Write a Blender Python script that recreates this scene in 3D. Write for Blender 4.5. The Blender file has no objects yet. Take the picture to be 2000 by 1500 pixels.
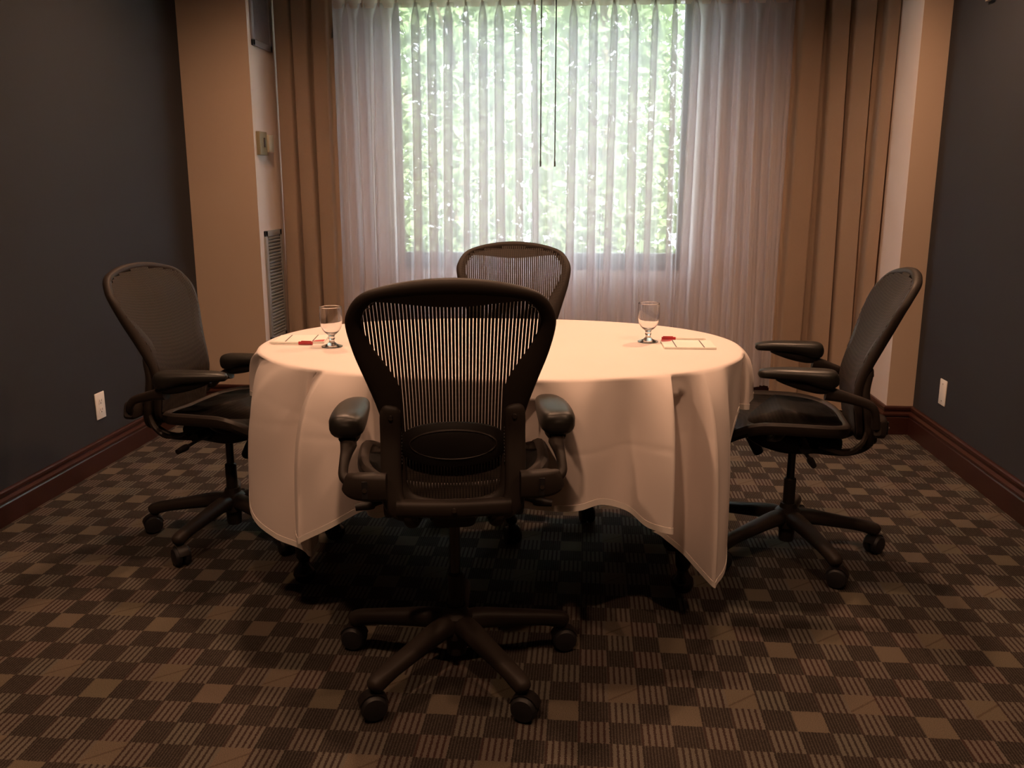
import bpy, bmesh, math, random
from mathutils import Vector, Matrix
R = math.radians
PI = math.pi
random.seed(7)
S = bpy.context.scene
col = S.collection

# ------------------------------------------------------------------ camera
cam_d = bpy.data.cameras.new('camera')
cam = bpy.data.objects.new('camera', cam_d)
col.objects.link(cam)
cam.location = (0, 0, 1.25)
cam.rotation_euler = (R(90 - 12.7), 0, R(4.77))
cam_d.sensor_width = 36
cam_d.sensor_fit = 'HORIZONTAL'
cam_d.lens = 36 * 1750 / 2000
cam_d.clip_start = 0.02
S.camera = cam

# ------------------------------------------------------------------ view, world, lights
S.view_settings.view_transform = 'Standard'
S.view_settings.look = 'None'
S.view_settings.gamma = 1.0
S.view_settings.use_curve_mapping = False
S.view_settings.exposure = 0.0

world = bpy.data.worlds.new('daylight')
S.world = world
world.use_nodes = True
bg = world.node_tree.nodes['Background']
bg.inputs[0].default_value = (0.86, 0.91, 1.0, 1)
bg.inputs[1].default_value = 12.0

sun_d = bpy.data.lights.new('sun', 'SUN')
sun_d.energy = 30.0
sun_d.angle = R(1.0)
sun_d.color = (1.0, 0.96, 0.86)
sun = bpy.data.objects.new('sun', sun_d)
col.objects.link(sun)
sun.location = (0, 8, 8)
sun.rotation_euler = (R(38), R(20), 0)

WARM = (1.0, 0.56, 0.33)
# recessed ceiling cans: x, y, power, half-angle of the cone
CANS = [(-0.25, 0.65, 70, 140), (-0.30, 2.75, 74, 140), (0.85, 3.70, 105, 150),
        (-1.30, 1.55, 52, 140), (0.95, 1.6, 44, 140), (-1.25, 3.75, 84, 150)]
CEIL = 2.62

# ------------------------------------------------------------------ node helpers
def mat(name, rgb=(0.5, 0.5, 0.5), rough=0.6, metal=0.0, spec=0.5, sheen=0.0):
    m = bpy.data.materials.new(name)
    m.use_nodes = True
    b = m.node_tree.nodes['Principled BSDF']
    b.inputs['Base Color'].default_value = (*rgb, 1)
    b.inputs['Roughness'].default_value = rough
    b.inputs['Metallic'].default_value = metal
    b.inputs['Specular IOR Level'].default_value = spec
    b.inputs['Sheen Weight'].default_value = sheen
    return m

class NT:
    def __init__(s, m):
        s.t = m.node_tree; s.b = s.t.nodes.get('Principled BSDF')
    def n(s, ty, **kw):
        x = s.t.nodes.new(ty)
        for k, v in kw.items(): setattr(x, k, v)
        return x
    def l(s, a, b): s.t.links.new(a, b)
    def math(s, op, a, b=None, c=None):
        x = s.n('ShaderNodeMath', operation=op)
        for i, v in enumerate((a, b, c)):
            if v is None: continue
            if isinstance(v, (int, float)): x.inputs[i].default_value = v
            else: s.l(v, x.inputs[i])
        return x.outputs[0]
    def mix(s, f, a, b):
        x = s.n('ShaderNodeMix', data_type='RGBA')
        if isinstance(f, (int, float)): x.inputs[0].default_value = f
        else: s.l(f, x.inputs[0])
        for i, v in ((6, a), (7, b)):
            if isinstance(v, tuple): x.inputs[i].default_value = (*v, 1)
            else: s.l(v, x.inputs[i])
        return x.outputs[2]
    def coord(s): return s.n('ShaderNodeTexCoord').outputs['Object']
    def noise(s, scale, detail=3, vec=None, rough=0.6):
        x = s.n('ShaderNodeTexNoise'); x.inputs['Scale'].default_value = scale
        x.inputs['Detail'].default_value = detail; x.inputs['Roughness'].default_value = rough
        s.l(vec if vec else s.coord(), x.inputs['Vector']); return x.outputs['Fac']
    def bump(s, h, strength=0.2, dist=0.001):
        x = s.n('ShaderNodeBump'); x.inputs['Strength'].default_value = strength
        x.inputs['Distance'].default_value = dist; s.l(h, x.inputs['Height'])
        s.l(x.outputs[0], s.b.inputs['Normal'])

def noisy(m, a, b, scale=20, bump=0.0, bscale=300, dist=0.001):
    t = NT(m)
    t.l(t.mix(t.noise(scale), a, b), t.b.inputs['Base Color'])
    if bump: t.bump(t.noise(bscale, 2), bump, dist)
    return m

M = {}
M['wall_dark'] = noisy(mat('charcoal_wall_covering', rough=0.75, spec=0.25), (0.029, 0.030, 0.034), (0.035, 0.036, 0.040), 300, 0.35, 500, 0.0006)
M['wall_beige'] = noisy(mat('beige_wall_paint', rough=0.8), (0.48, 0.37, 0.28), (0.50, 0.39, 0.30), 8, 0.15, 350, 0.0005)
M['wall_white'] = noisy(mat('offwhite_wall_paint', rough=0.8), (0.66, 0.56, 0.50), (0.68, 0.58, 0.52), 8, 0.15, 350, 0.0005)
M['ceiling'] = noisy(mat('ceiling_paint', rough=0.9), (0.5, 0.46, 0.42), (0.53, 0.49, 0.45), 8)
M['vent'] = mat('grey_vent_metal', (0.26, 0.27, 0.27), 0.5)
M['vent_dark'] = mat('vent_dark_cavity', (0.03, 0.03, 0.03), 0.9)
M['vent_upper'] = mat('grey_mesh_metal', (0.24, 0.24, 0.27), 0.5)
M['bronze'] = mat('bronze_plate', (0.23, 0.20, 0.12), 0.45)
M['putty'] = mat('putty_plastic', (0.42, 0.38, 0.28), 0.5)
M['plate'] = mat('white_wall_plate', (0.80, 0.76, 0.70), 0.4)
M['slot'] = mat('dark_slot', (0.05, 0.04, 0.04), 0.6)
M['black'] = noisy(mat('black_plastic', rough=0.5, spec=0.3), (0.010, 0.008, 0.007), (0.013, 0.010, 0.009), 40, 0.15, 900, 0.0003)
M['graphite'] = noisy(mat('graphite_plastic', rough=0.55, spec=0.3), (0.022, 0.016, 0.013), (0.027, 0.020, 0.016), 40, 0.2, 900, 0.0003)
M['pad'] = noisy(mat('arm_pad_vinyl', rough=0.40, spec=0.4), (0.013, 0.012, 0.010), (0.016, 0.015, 0.013), 60, 0.2, 700, 0.0003)
M['band'] = mat('lit_band_plastic', (0.060, 0.043, 0.033), 0.6)  # graphite lightened in colour to stand in for light on the top band
M['rubber'] = mat('caster_rubber', (0.012, 0.011, 0.012), 0.55)
M['steel'] = mat('dark_steel', (0.05, 0.045, 0.04), 0.3, 0.8)
M['screw'] = mat('steel_screw', (0.25, 0.22, 0.2), 0.3, 1.0)
M['frame_win'] = mat('window_frame_aluminium', (0.10, 0.10, 0.115), 0.5)
M['rod'] = mat('grey_wand', (0.12, 0.12, 0.12), 0.4)

def mesh_fabric():
    m = mat('woven_chair_mesh', rough=0.7, spec=0.3)
    t = NT(m); c = t.coord()
    sp = t.n('ShaderNodeSeparateXYZ'); t.l(c, sp.inputs[0])
    w = t.math('SINE', t.math('MULTIPLY', sp.outputs[2], 1400.0))
    w2 = t.math('SINE', t.math('MULTIPLY', sp.outputs[1], 1400.0))
    f = t.math('MULTIPLY_ADD', t.math('ADD', w, w2), 0.2, 0.5)
    t.l(t.mix(f, (0.016, 0.012, 0.010), (0.044, 0.033, 0.026)), t.b.inputs['Base Color'])
    t.bump(f, 0.3, 0.0005)
    return m
M['mesh'] = mesh_fabric()

def wood():
    m = mat('cherry_wood', rough=0.32, spec=0.5)
    t = NT(m)
    mp = t.n('ShaderNodeMapping'); mp.inputs['Scale'].default_value = (6, 6, 40)
    t.l(t.coord(), mp.inputs[0])
    f = t.noise(4, 4, mp.outputs[0])
    t.l(t.mix(f, (0.026, 0.008, 0.005), (0.050, 0.015, 0.010)), t.b.inputs['Base Color'])
    return m
M['wood'] = wood()
M['wood_dark'] = mat('espresso_wood', (0.010, 0.005, 0.004), 0.22)

def linen():
    m = mat('peach_white_tablecloth', (0.80, 0.74, 0.70), 0.85, sheen=0.1)
    t = NT(m)
    t.l(t.mix(t.noise(3, 3), (0.80, 0.71, 0.67), (0.84, 0.75, 0.71)), t.b.inputs['Base Color'])
    t.bump(t.noise(900, 2), 0.15, 0.0004)
    return m
M['linen'] = linen()
M['linen_hem'] = mat('tablecloth_hem', (0.86, 0.80, 0.75), 0.85)

def drape_mat():
    m = mat('beige_drape_fabric', rough=0.85, sheen=0.15)
    t = NT(m)
    mp = t.n('ShaderNodeMapping'); mp.inputs['Scale'].default_value = (300, 300, 40)
    t.l(t.coord(), mp.inputs[0])
    f = t.noise(2, 2, mp.outputs[0])
    t.l(t.mix(f, (0.55, 0.41, 0.30), (0.60, 0.45, 0.33)), t.b.inputs['Base Color'])
    t.bump(f, 0.15, 0.0005)
    return m
M['drape'] = drape_mat()

def sheer_mat(name, see, tint):
    m = bpy.data.materials.new(name); m.use_nodes = True
    t = NT(m); t.t.nodes.remove(t.b)
    out = [x for x in t.t.nodes if x.type == 'OUTPUT_MATERIAL'][0]
    d = t.n('ShaderNodeBsdfDiffuse'); d.inputs[0].default_value = (*tint, 1)
    tr = t.n('ShaderNodeBsdfTranslucent'); tr.inputs[0].default_value = (*tint, 1)
    tp = t.n('ShaderNodeBsdfTransparent'); tp.inputs[0].default_value = (1, 1, 1, 1)
    a = t.n('ShaderNodeMixShader'); a.inputs[0].default_value = 0.42
    t.l(d.outputs[0], a.inputs[1]); t.l(tr.outputs[0], a.inputs[2])
    # a weave lets less through where it is seen at a slant
    lw = t.n('ShaderNodeLayerWeight'); lw.inputs[0].default_value = 0.35
    f = t.math('MULTIPLY', t.math('SUBTRACT', 1.0, lw.outputs['Facing']), see)
    b = t.n('ShaderNodeMixShader'); t.l(f, b.inputs[0])
    t.l(a.outputs[0], b.inputs[1]); t.l(tp.outputs[0], b.inputs[2])
    t.l(b.outputs[0], out.inputs[0])
    return m
M['sheer'] = sheer_mat('sheer_voile', 0.52, (0.80, 0.77, 0.81))
M['header'] = sheer_mat('sheer_header_tape', 0.12, (0.72, 0.62, 0.56))

def glass_mat(name, rough=0.0):
    m = mat(name, (1, 1, 1), rough)
    b = m.node_tree.nodes['Principled BSDF']
    b.inputs['Transmission Weight'].default_value = 1.0
    b.inputs['IOR'].default_value = 1.5
    return m
M['glass'] = glass_mat('clear_glass')
def pane_mat():
    m = bpy.data.materials.new('window_pane_glass'); m.use_nodes = True
    t = NT(m); t.t.nodes.remove(t.b)
    out = [x for x in t.t.nodes if x.type == 'OUTPUT_MATERIAL'][0]
    g = t.n('ShaderNodeBsdfGlossy'); g.inputs['Roughness'].default_value = 0.02
    tp = t.n('ShaderNodeBsdfTransparent'); tp.inputs[0].default_value = (0.94, 0.97, 0.95, 1)
    b = t.n('ShaderNodeMixShader'); b.inputs[0].default_value = 0.06
    t.l(tp.outputs[0], b.inputs[1]); t.l(g.outputs[0], b.inputs[2]); t.l(b.outputs[0], out.inputs[0])
    return m
M['pane'] = pane_mat()

def leaf_mat(name, a, b_):
    m = bpy.data.materials.new(name); m.use_nodes = True
    t = NT(m); t.t.nodes.remove(t.b)
    out = [x for x in t.t.nodes if x.type == 'OUTPUT_MATERIAL'][0]
    c = t.mix(t.noise(2.5, 3), a, b_)
    d = t.n('ShaderNodeBsdfDiffuse'); t.l(c, d.inputs[0])
    tr = t.n('ShaderNodeBsdfTranslucent'); t.l(c, tr.inputs[0])
    x = t.n('ShaderNodeMixShader'); x.inputs[0].default_value = 0.5
    t.l(d.outputs[0], x.inputs[1]); t.l(tr.outputs[0], x.inputs[2]); t.l(x.outputs[0], out.inputs[0])
    return m
M['leaf'] = leaf_mat('green_leaves', (0.13, 0.20, 0.10), (0.37, 0.44, 0.26))
M['bark'] = noisy(mat('bark', rough=0.9), (0.10, 0.07, 0.05), (0.2, 0.15, 0.1), 15)
M['soil'] = noisy(mat('outdoor_ground', rough=0.95), (0.16, 0.2, 0.1), (0.25, 0.28, 0.16), 4)

def carpet():
    m = mat('checked_carpet', rough=0.95, spec=0.1)
    t = NT(m); c = t.coord()
    jit = t.n('ShaderNodeVectorMath', operation='SCALE')
    nz = t.n('ShaderNodeTexNoise'); nz.inputs['Scale'].default_value = 330; nz.inputs['Detail'].default_value = 2
    t.l(c, nz.inputs['Vector'])
    sb = t.n('ShaderNodeVectorMath', operation='SUBTRACT'); t.l(nz.outputs['Color'], sb.inputs[0]); sb.inputs[1].default_value = (0.5, 0.5, 0.5)
    t.l(sb.outputs[0], jit.inputs[0]); jit.inputs['Scale'].default_value = 0.0095
    ad = t.n('ShaderNodeVectorMath', operation='ADD'); t.l(c, ad.inputs[0]); t.l(jit.outputs[0], ad.inputs[1])
    sp = t.n('ShaderNodeSeparateXYZ'); t.l(ad.outputs[0], sp.inputs[0])
    CW, RH = 0.0731, 0.0840
    X0, Y0 = -0.915 - 0.5 * CW - 2 * CW, 1.951 - 0.5 * RH - 2 * RH
    u = t.math('DIVIDE', t.math('SUBTRACT', sp.outputs[0], X0), CW)
    v = t.math('DIVIDE', t.math('SUBTRACT', sp.outputs[1], Y0), RH)
    iu = t.math('FLOORED_MODULO', t.math('FLOOR', u), 4.0)
    iv = t.math('FLOORED_MODULO', t.math('FLOOR', v), 4.0)
    eq = lambda a, k: t.math('COMPARE', a, float(k), 0.4)
    # rows, counted away from the viewer: row 2 has the plain light cell in column 2,
    # row 3 the lined light cell in column 0
    lightA = t.math('MULTIPLY', eq(iu, 2), eq(iv, 2))
    lightB = t.math('MULTIPLY', eq(iu, 0), eq(iv, 3))
    par = t.math('FLOORED_MODULO', t.math('ADD', iu, iv), 2.0)
    striped = t.math('SUBTRACT', 1.0, par)      # even parity
    striped = t.math('MULTIPLY', striped, 1.0)
    su = t.math('FRACT', t.math('MULTIPLY', u, 5.0))
    st = t.math('GREATER_THAN', su, 0.38)
    fine = t.math('GREATER_THAN', t.math('FRACT', t.math('MULTIPLY', u, 10.0)), 0.6)
    big = t.noise(3.1, 2); grain = t.noise(420, 3, None, 0.75)
    # per-cell tone
    cell = t.n('ShaderNodeCombineXYZ'); t.l(t.math('FLOOR', u), cell.inputs[0]); t.l(t.math('FLOOR', v), cell.inputs[1])
    wn = t.n('ShaderNodeTexWhiteNoise', noise_dimensions='2D'); t.l(cell.outputs[0], wn.inputs['Vector'])
    tone = wn.outputs['Value']
    dark = t.mix(fine, (0.012, 0.010, 0.009), (0.060, 0.053, 0.045))
    tan = t.mix(tone, (0.128, 0.124, 0.102), (0.142, 0.120, 0.103))
    sdk = t.mix(tone, (0.024, 0.019, 0.017), (0.040, 0.017, 0.015))
    stripe = t.mix(st, sdk, tan)
    light = t.mix(tone, (0.138, 0.120, 0.084), (0.150, 0.120, 0.092))
    # the line across the lined light cell
    fu = t.math('FRACT', u); fv = t.math('FRACT', v)
    ln = t.math('COMPARE', t.math('ADD', t.math('MULTIPLY', fu, 0.7), 0.10), fv, 0.045)
    lightb = t.mix(t.math('MULTIPLY', ln, 0.6), light, (0.07, 0.045, 0.03))
    base = t.mix(striped, dark, stripe)
    base = t.mix(lightA, base, light)
    base = t.mix(lightB, base, lightb)
    grain2 = t.math('SMOOTH_MIN', t.math('MULTIPLY', t.math('MAXIMUM', t.math('SUBTRACT', grain, 0.35), 0.0), 2.6), 1.0, 0.1)
    base = t.mix(t.math('MULTIPLY', grain2, 0.70), base, (0.028, 0.023, 0.020))
    base = t.mix(t.math('MULTIPLY', big, 0.22), base, (0.085, 0.055, 0.042))
    tuft = t.math('MULTIPLY_ADD', t.math('POWER', t.noise(650, 2, None, 0.8), 1.5), 2.6, 0.12)
    vm = t.n('ShaderNodeVectorMath', operation='SCALE'); t.l(base, vm.inputs[0]); t.l(tuft, vm.inputs['Scale'])
    t.l(vm.outputs[0], t.b.inputs['Base Color'])
    t.bump(t.math('ADD', grain, t.math('MULTIPLY', st, striped)), 0.5, 0.002)
    return m
M['carpet'] = carpet()

# ------------------------------------------------------------------ mesh helpers
def obj(name, bm, m, parent=None, smooth=True, angle=40):
    me = bpy.data.meshes.new(name)
    bmesh.ops.recalc_face_normals(bm, faces=bm.faces)
    bm.to_mesh(me); bm.free()
    mats = m if isinstance(m, (list, tuple)) else [m]
    for x in mats: me.materials.append(M[x])
    if smooth:
        me.shade_smooth()
        try: me.set_sharp_from_angle(angle=R(angle))
        except Exception: pass
    o = bpy.data.objects.new(name, me)
    col.objects.link(o)
    if parent: o.parent = parent
    return o

def empty(name, loc=(0, 0, 0), rz=0.0):
    o = bpy.data.objects.new(name, None); col.objects.link(o)
    o.location = loc; o.rotation_euler = (0, 0, rz); o.empty_display_size = 0.1
    return o

def tag(o, label=None, cat=None, group=None, kind=None):
    for k, v in (('label', label), ('category', cat), ('group', group), ('kind', kind)):
        if v: o[k] = v
    return o

def struct(name, bm, m, smooth=False):
    o = obj(name, bm, m, None, smooth); o['kind'] = 'structure'; return o

def box(bm, x0, x1, y0, y1, z0, z1, bev=0.0, seg=2, mx=None, mi=0):
    g = bmesh.ops.create_cube(bm, size=1.0)
    vs = g['verts']
    bmesh.ops.scale(bm, vec=(x1 - x0, y1 - y0, z1 - z0), verts=vs)
    bmesh.ops.translate(bm, vec=((x0 + x1) / 2, (y0 + y1) / 2, (z0 + z1) / 2), verts=vs)
    if bev > 0:
        es = list({e for v in vs for e in v.link_edges})
        r = bmesh.ops.bevel(bm, geom=es, offset=bev, segments=seg, affect='EDGES', profile=0.5)
        vs = list({v for f in r['faces'] for v in f.verts} | {v for v in vs if v.is_valid})
    if mx is not None: bmesh.ops.transform(bm, matrix=mx, verts=vs)
    if mi:
        for f in {f for v in vs for f in v.link_faces}: f.material_index = mi
    return vs

def cyl(bm, p0, p1, r0, r1=None, n=20, cap=True):
    p0 = Vector(p0); p1 = Vector(p1); r1 = r0 if r1 is None else r1
    d = p1 - p0
    q = d.to_track_quat('Z', 'Y').to_matrix()
    A = [bm.verts.new(p0 + q @ Vector((r0 * math.cos(2 * PI * i / n), r0 * math.sin(2 * PI * i / n), 0))) for i in range(n)]
    B = [bm.verts.new(p1 + q @ Vector((r1 * math.cos(2 * PI * i / n), r1 * math.sin(2 * PI * i / n), 0))) for i in range(n)]
    for i in range(n): bm.faces.new((A[i], A[(i + 1) % n], B[(i + 1) % n], B[i]))
    if cap: bm.faces.new(A[::-1]); bm.faces.new(B)

def lathe(bm, prof, n=32, org=(0, 0, 0), mx=None):
    rings = []
    for r, z in prof:
        rings.append([bm.verts.new(Vector((org[0] + max(r, 1e-5) * math.cos(2 * PI * i / n), org[1] + max(r, 1e-5) * math.sin(2 * PI * i / n), org[2] + z))) for i in range(n)])
    for a, b in zip(rings, rings[1:]):
        for i in range(n): bm.faces.new((a[i], a[(i + 1) % n], b[(i + 1) % n], b[i]))
    if mx is not None: bmesh.ops.transform(bm, matrix=mx, verts=[v for r in rings for v in r])
    return rings

def loft(bm, rings, closed=True, cap=True, loop=False):
    V = [[bm.verts.new(Vector(p)) for p in r] for r in rings]
    n = len(V[0])
    pairs = list(zip(V, V[1:])) + ([(V[-1], V[0])] if loop else [])
    for a, b in pairs:
        for i in range(n if closed else n - 1):
            bm.faces.new((a[i], a[(i + 1) % n], b[(i + 1) % n], b[i]))
    if cap and closed and not loop:
        bm.faces.new(V[0][::-1]); bm.faces.new(V[-1])
    return V

def cat(pts, k=6, closed=False):
    """Catmull-Rom through tuples of any length"""
    out = []; n = len(pts)
    seg = n if closed else n - 1
    for i in range(seg):
        g = lambda j: pts[j % n] if closed else pts[max(0, min(n - 1, j))]
        p0, p1, p2, p3 = g(i - 1), g(i), g(i + 1), g(i + 2)
        for s in range(k):
            t = s / k
            out.append(tuple(0.5 * (2 * b + (c - a) * t + (2 * a - 5 * b + 4 * c - d) * t * t + (3 * b - a - 3 * c + d) * t ** 3)
                             for a, b, c, d in zip(p0, p1, p2, p3)))
    if not closed: out.append(tuple(pts[-1]))
    return out

def sweep(bm, path, w, h, n=12, up=(0, 0, 1), power=2.6, k=5):
    """path of (x,y,z) or (x,y,z,w,h); superelliptic section"""
    P = [p if len(p) == 5 else (*p, w, h) for p in path]
    P = cat(P, k) if k > 1 else P
    rings = []
    for i, p in enumerate(P):
        a = Vector(P[max(0, i - 1)][:3]); b = Vector(P[min(len(P) - 1, i + 1)][:3])
        t = (b - a).normalized()
        s = t.cross(Vector(up))
        if s.length < 1e-4: s = t.cross(Vector((0, 1, 0)))
        s.normalize(); u = s.cross(t).normalized()
        ring = []
        for j in range(n):
            th = 2 * PI * (j + 0.5) / n
            c, q = math.cos(th), math.sin(th)
            cx = math.copysign(abs(c) ** (2 / power), c) * p[3] / 2
            cy = math.copysign(abs(q) ** (2 / power), q) * p[4] / 2
            ring.append(Vector(p[:3]) + s * cx + u * cy)
        rings.append(ring)
    loft(bm, rings)

def T(x=0, y=0, z=0): return Matrix.Translation((x, y, z))

# ------------------------------------------------------------------ room shell
XL, XR = -2.162, 1.655           # side walls
YLP, YRP = 4.82, 4.55            # fronts of the two piers
XLP, XRP = -1.785, 1.525         # inner returns of the piers
YW = 5.40                        # window wall
YB = -1.6                        # wall behind the viewer
WX0, WX1, WZ0, WZ1 = -1.15, 0.56, 0.735, 2.30

bm = bmesh.new(); box(bm, XL - .1, XR + .1, YB - .1, YW + .12, -0.12, 0); struct('floor', bm, 'carpet')
bm = bmesh.new(); box(bm, XL - .1, XR + .1, YB - .1, YW + .12, CEIL, CEIL + .1)
struct('ceiling', bm, 'ceiling')
bm = bmesh.new(); box(bm, XL - .1, XL, YB, YLP, 0, CEIL); struct('wall_left', bm, 'wall_dark')
bm = bmesh.new(); box(bm, XR, XR + .1, YB, YRP, 0, CEIL); struct('wall_right', bm, 'wall_dark')
bm = bmesh.new(); box(bm, XL - .1, XR + .1, YB - .1, YB, 0, CEIL); struct('wall_rear', bm, 'wall_dark')

def pier(name, x0, x1, y0, y1, face_in):
    bm = bmesh.new(); box(bm, x0, x1, y0, y1, 0, CEIL)
    bm.normal_update()
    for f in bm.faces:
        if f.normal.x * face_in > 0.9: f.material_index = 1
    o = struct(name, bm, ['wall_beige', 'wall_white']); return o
pier('wall_left_pier', XL - .1, XLP, YLP, YW + .12, 1)
pier('wall_right_pier', XRP, XR + .1, YRP, YW + .12, -1)

bm = bmesh.new()
box(bm, XLP, WX0, YW, YW + .12, 0, CEIL); box(bm, WX1, XRP, YW, YW + .12, 0, CEIL)
box(bm, WX0, WX1, YW, YW + .12, 0, WZ0); box(bm, WX0, WX1, YW, YW + .12, WZ1, CEIL)
struct('wall_back', bm, 'wall_white')

# window
w = empty('window_1', (0, 0, 0)); w['kind'] = 'structure'
bm = bmesh.new()
box(bm, WX0, WX1, YW + .01, YW + .08, WZ0, WZ0 + .10, .004)
box(bm, WX0, WX1, YW + .01, YW + .08, WZ1 - .05, WZ1, .004)
box(bm, WX0, WX0 + .035, YW + .01, YW + .08, WZ0, WZ1, .004)
box(bm, WX1 - .035, WX1, YW + .01, YW + .08, WZ0, WZ1, .004)
obj('window_frame', bm, 'frame_win', w)
bm = bmesh.new(); box(bm, WX0 + .03, WX1 - .03, YW + .045, YW + .051, WZ0 + .09, WZ1 - .04); obj('window_pane', bm, 'pane', w)

# baseboards: moulded profile (depth, height)
def baseboard(name, pts, h):
    """pts: list of plan points, wall lies to the left of the walking direction"""
    prof = [(0, 0), (.022, 0), (.022, .60), (.018, .64), (.018, .66), (.024, .68), (.024, .74), (.012, .80), (.012, .86), (.016, .89), (.016, .96), (.010, 1.0), (0, 1.0)]
    bm = bmesh.new(); rings = []
    n = len(pts)
    for i, p in enumerate(pts):
        p = Vector(p)
        d0 = (p - Vector(pts[i - 1])).normalized() if i else None
        d1 = (Vector(pts[i + 1]) - p).normalized() if i < n - 1 else None
        nn = []
        for d in (d0, d1):
            if d is not None: nn.append(Vector((d.y, -d.x)))
        if len(nn) == 2:
            m = (nn[0] + nn[1]); m = m / max(m.dot(nn[0]), 1e-4)
        else: m = nn[0]
        rings.append([(p.x + m.x * a, p.y + m.y * a, b * h) for a, b in prof])
    loft(bm, rings)
    return struct(name, bm, 'wood', False)
baseboard('baseboard_left', [(XL, YB), (XL, YLP), (XLP, YLP), (XLP, YW), ], .128)
baseboard('baseboard_right', [(XRP, YW), (XRP, YRP), (XR, YRP), (XR, YB)], .145)
baseboard('baseboard_back', [(XLP, YW), (XRP, YW)], .128)
baseboard('baseboard_rear', [(XR, YB), (XL, YB)], .14)

# recessed ceiling lights
for i, (x, y, e, ang) in enumerate(CANS):
    t = empty('ceiling_downlight', (x, y, CEIL))
    tag(t, ['recessed ceiling downlight over the near office chair', 'recessed ceiling downlight above the middle of the table',
            'recessed ceiling downlight above the right end of the table', 'recessed ceiling downlight at the front left of the room',
            'recessed ceiling downlight at the front right of the room', 'recessed ceiling downlight near the left pier'][i], 'ceiling light', 'ceiling downlights')
    bm = bmesh.new(); lathe(bm, [(.062, -.002), (.085, -.006), (.092, -.002), (.092, 0), (.062, 0), (.062, -.002)], 40); obj('trim_ring', bm, 'plate', t)
    ld = bpy.data.lights.new('downlight_bulb', 'SPOT'); ld.energy = e; ld.color = WARM
    ld.spot_size = R(ang); ld.spot_blend = 0.75; ld.shadow_soft_size = 0.05
    lo = bpy.data.objects.new('downlight_bulb', ld); col.objects.link(lo)
    lo.parent = t; lo.location = (0, 0, -0.03)

# ------------------------------------------------------------------ fittings on the walls
def outlet(name, x, y, z, side, label, sockets):
    t = empty(name, (x, y, z), 0 if side < 0 else PI)      # local +x points into the room
    tag(t, label, 'wall plate')
    bm = bmesh.new(); box(bm, 0, .006, -.038, .038, -.060, .060, .003); obj('plate', bm, 'plate', t)
    if sockets:
        for dz in (-.020, .020):
            bm = bmesh.new(); box(bm, .006, .0075, -.016, .016, dz - .014, dz + .014, .0007); s = obj('socket', bm, 'plate', t)
            bm = bmesh.new()
            box(bm, .0072, .0080, -.008, -.006, dz - .002, dz + .008); box(bm, .0072, .0080, .006, .008, dz - .002, dz + .008)
            cyl(bm, (.0072, 0, dz - .008), (.0080, 0, dz - .008), .003, n=10); obj('slots', bm, 'slot', s)
    else:
        for dz in (-.040, .040):
            bm = bmesh.new(); cyl(bm, (.005, 0, dz), (.0072, 0, dz), .003, n=10); obj('screw', bm, 'screw', t)
outlet('wall_outlet', XL, 3.722, .275, -1, 'white duplex outlet plate on the dark left wall above the baseboard', True)
outlet('wall_plate', XR, 4.19, .300, 1, 'blank white wall plate on the dark right wall above the baseboard', False)

def vent(name, y0, y1, z0, z1, horizontal, n, m, label):
    t = empty(name, (XLP, (y0 + y1) / 2, z0)); tag(t, label, 'vent')
    yy0, yy1, h = -(y1 - y0) / 2, (y1 - y0) / 2, z1 - z0
    b = .032
    bm = bmesh.new()
    box(bm, 0, .012, yy0, yy1, 0, b, .002); box(bm, 0, .012, yy0, yy1, h - b, h, .002)
    box(bm, 0, .012, yy0, yy0 + b, 0, h, .002); box(bm, 0, .012, yy1 - b, yy1, 0, h, .002)
    obj('vent_frame', bm, m, t)
    bm = bmesh.new(); box(bm, .0002, .001, yy0 + b, yy1 - b, b, h - b); obj('vent_back', bm, 'vent_dark', t)
    bm = bmesh.new()
    for i in range(n):
        if horizontal:
            z = b + (h - 2 * b) * (i + .5) / n; dz = (h - 2 * b) / n
            box(bm, -.006, .006, yy0 + b, yy1 - b, -dz * .30, dz * .30, mx=T(.007, 0, z) @ Matrix.Rotation(R(25), 4, 'Y'))
        else:
            y = yy0 + b + (yy1 - yy0 - 2 * b) * (i + .5) / n; dy = (yy1 - yy0 - 2 * b) / n
            box(bm, .001, .0035, y - dy * .24, y + dy * .24, b, h - b)
    obj('louvers', bm, m, t)
vent('air_vent', 4.865, 5.165, 1.955, 2.42, False, 18, 'vent_upper', 'square grey air grille with upright bars high on the left pier')
vent('air_vent', 4.885, 5.150, .36, .985, True, 30, 'vent', 'tall grey louvered vent low on the left pier beside the drape')

t = empty('thermostat', (XLP, 4.95, 1.455)); tag(t, 'small bronze and putty thermostat on the pale return of the left pier', 'thermostat')
bm = bmesh.new(); box(bm, 0, .022, -.095, .015, -.062, .062, .003); obj('bronze_cover', bm, 'bronze', t)
bm = bmesh.new(); box(bm, 0, .034, .010, .085, -.045, .048, .003); obj('putty_box', bm, 'putty', t)
bm = bmesh.new(); box(bm, .022, .028, -.040, -.028, -.02, .03, .001); obj('lever', bm, 'slot', t)

bm = bmesh.new(); box(bm, -.018, 0, -.035, .035, -.045, .045, .003)
o = obj('wall_sensor', bm, 'putty'); o.location = (XR, 4.12, 2.03)
tag(o, 'small putty coloured box mounted high on the dark right wall', 'wall sensor')

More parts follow.
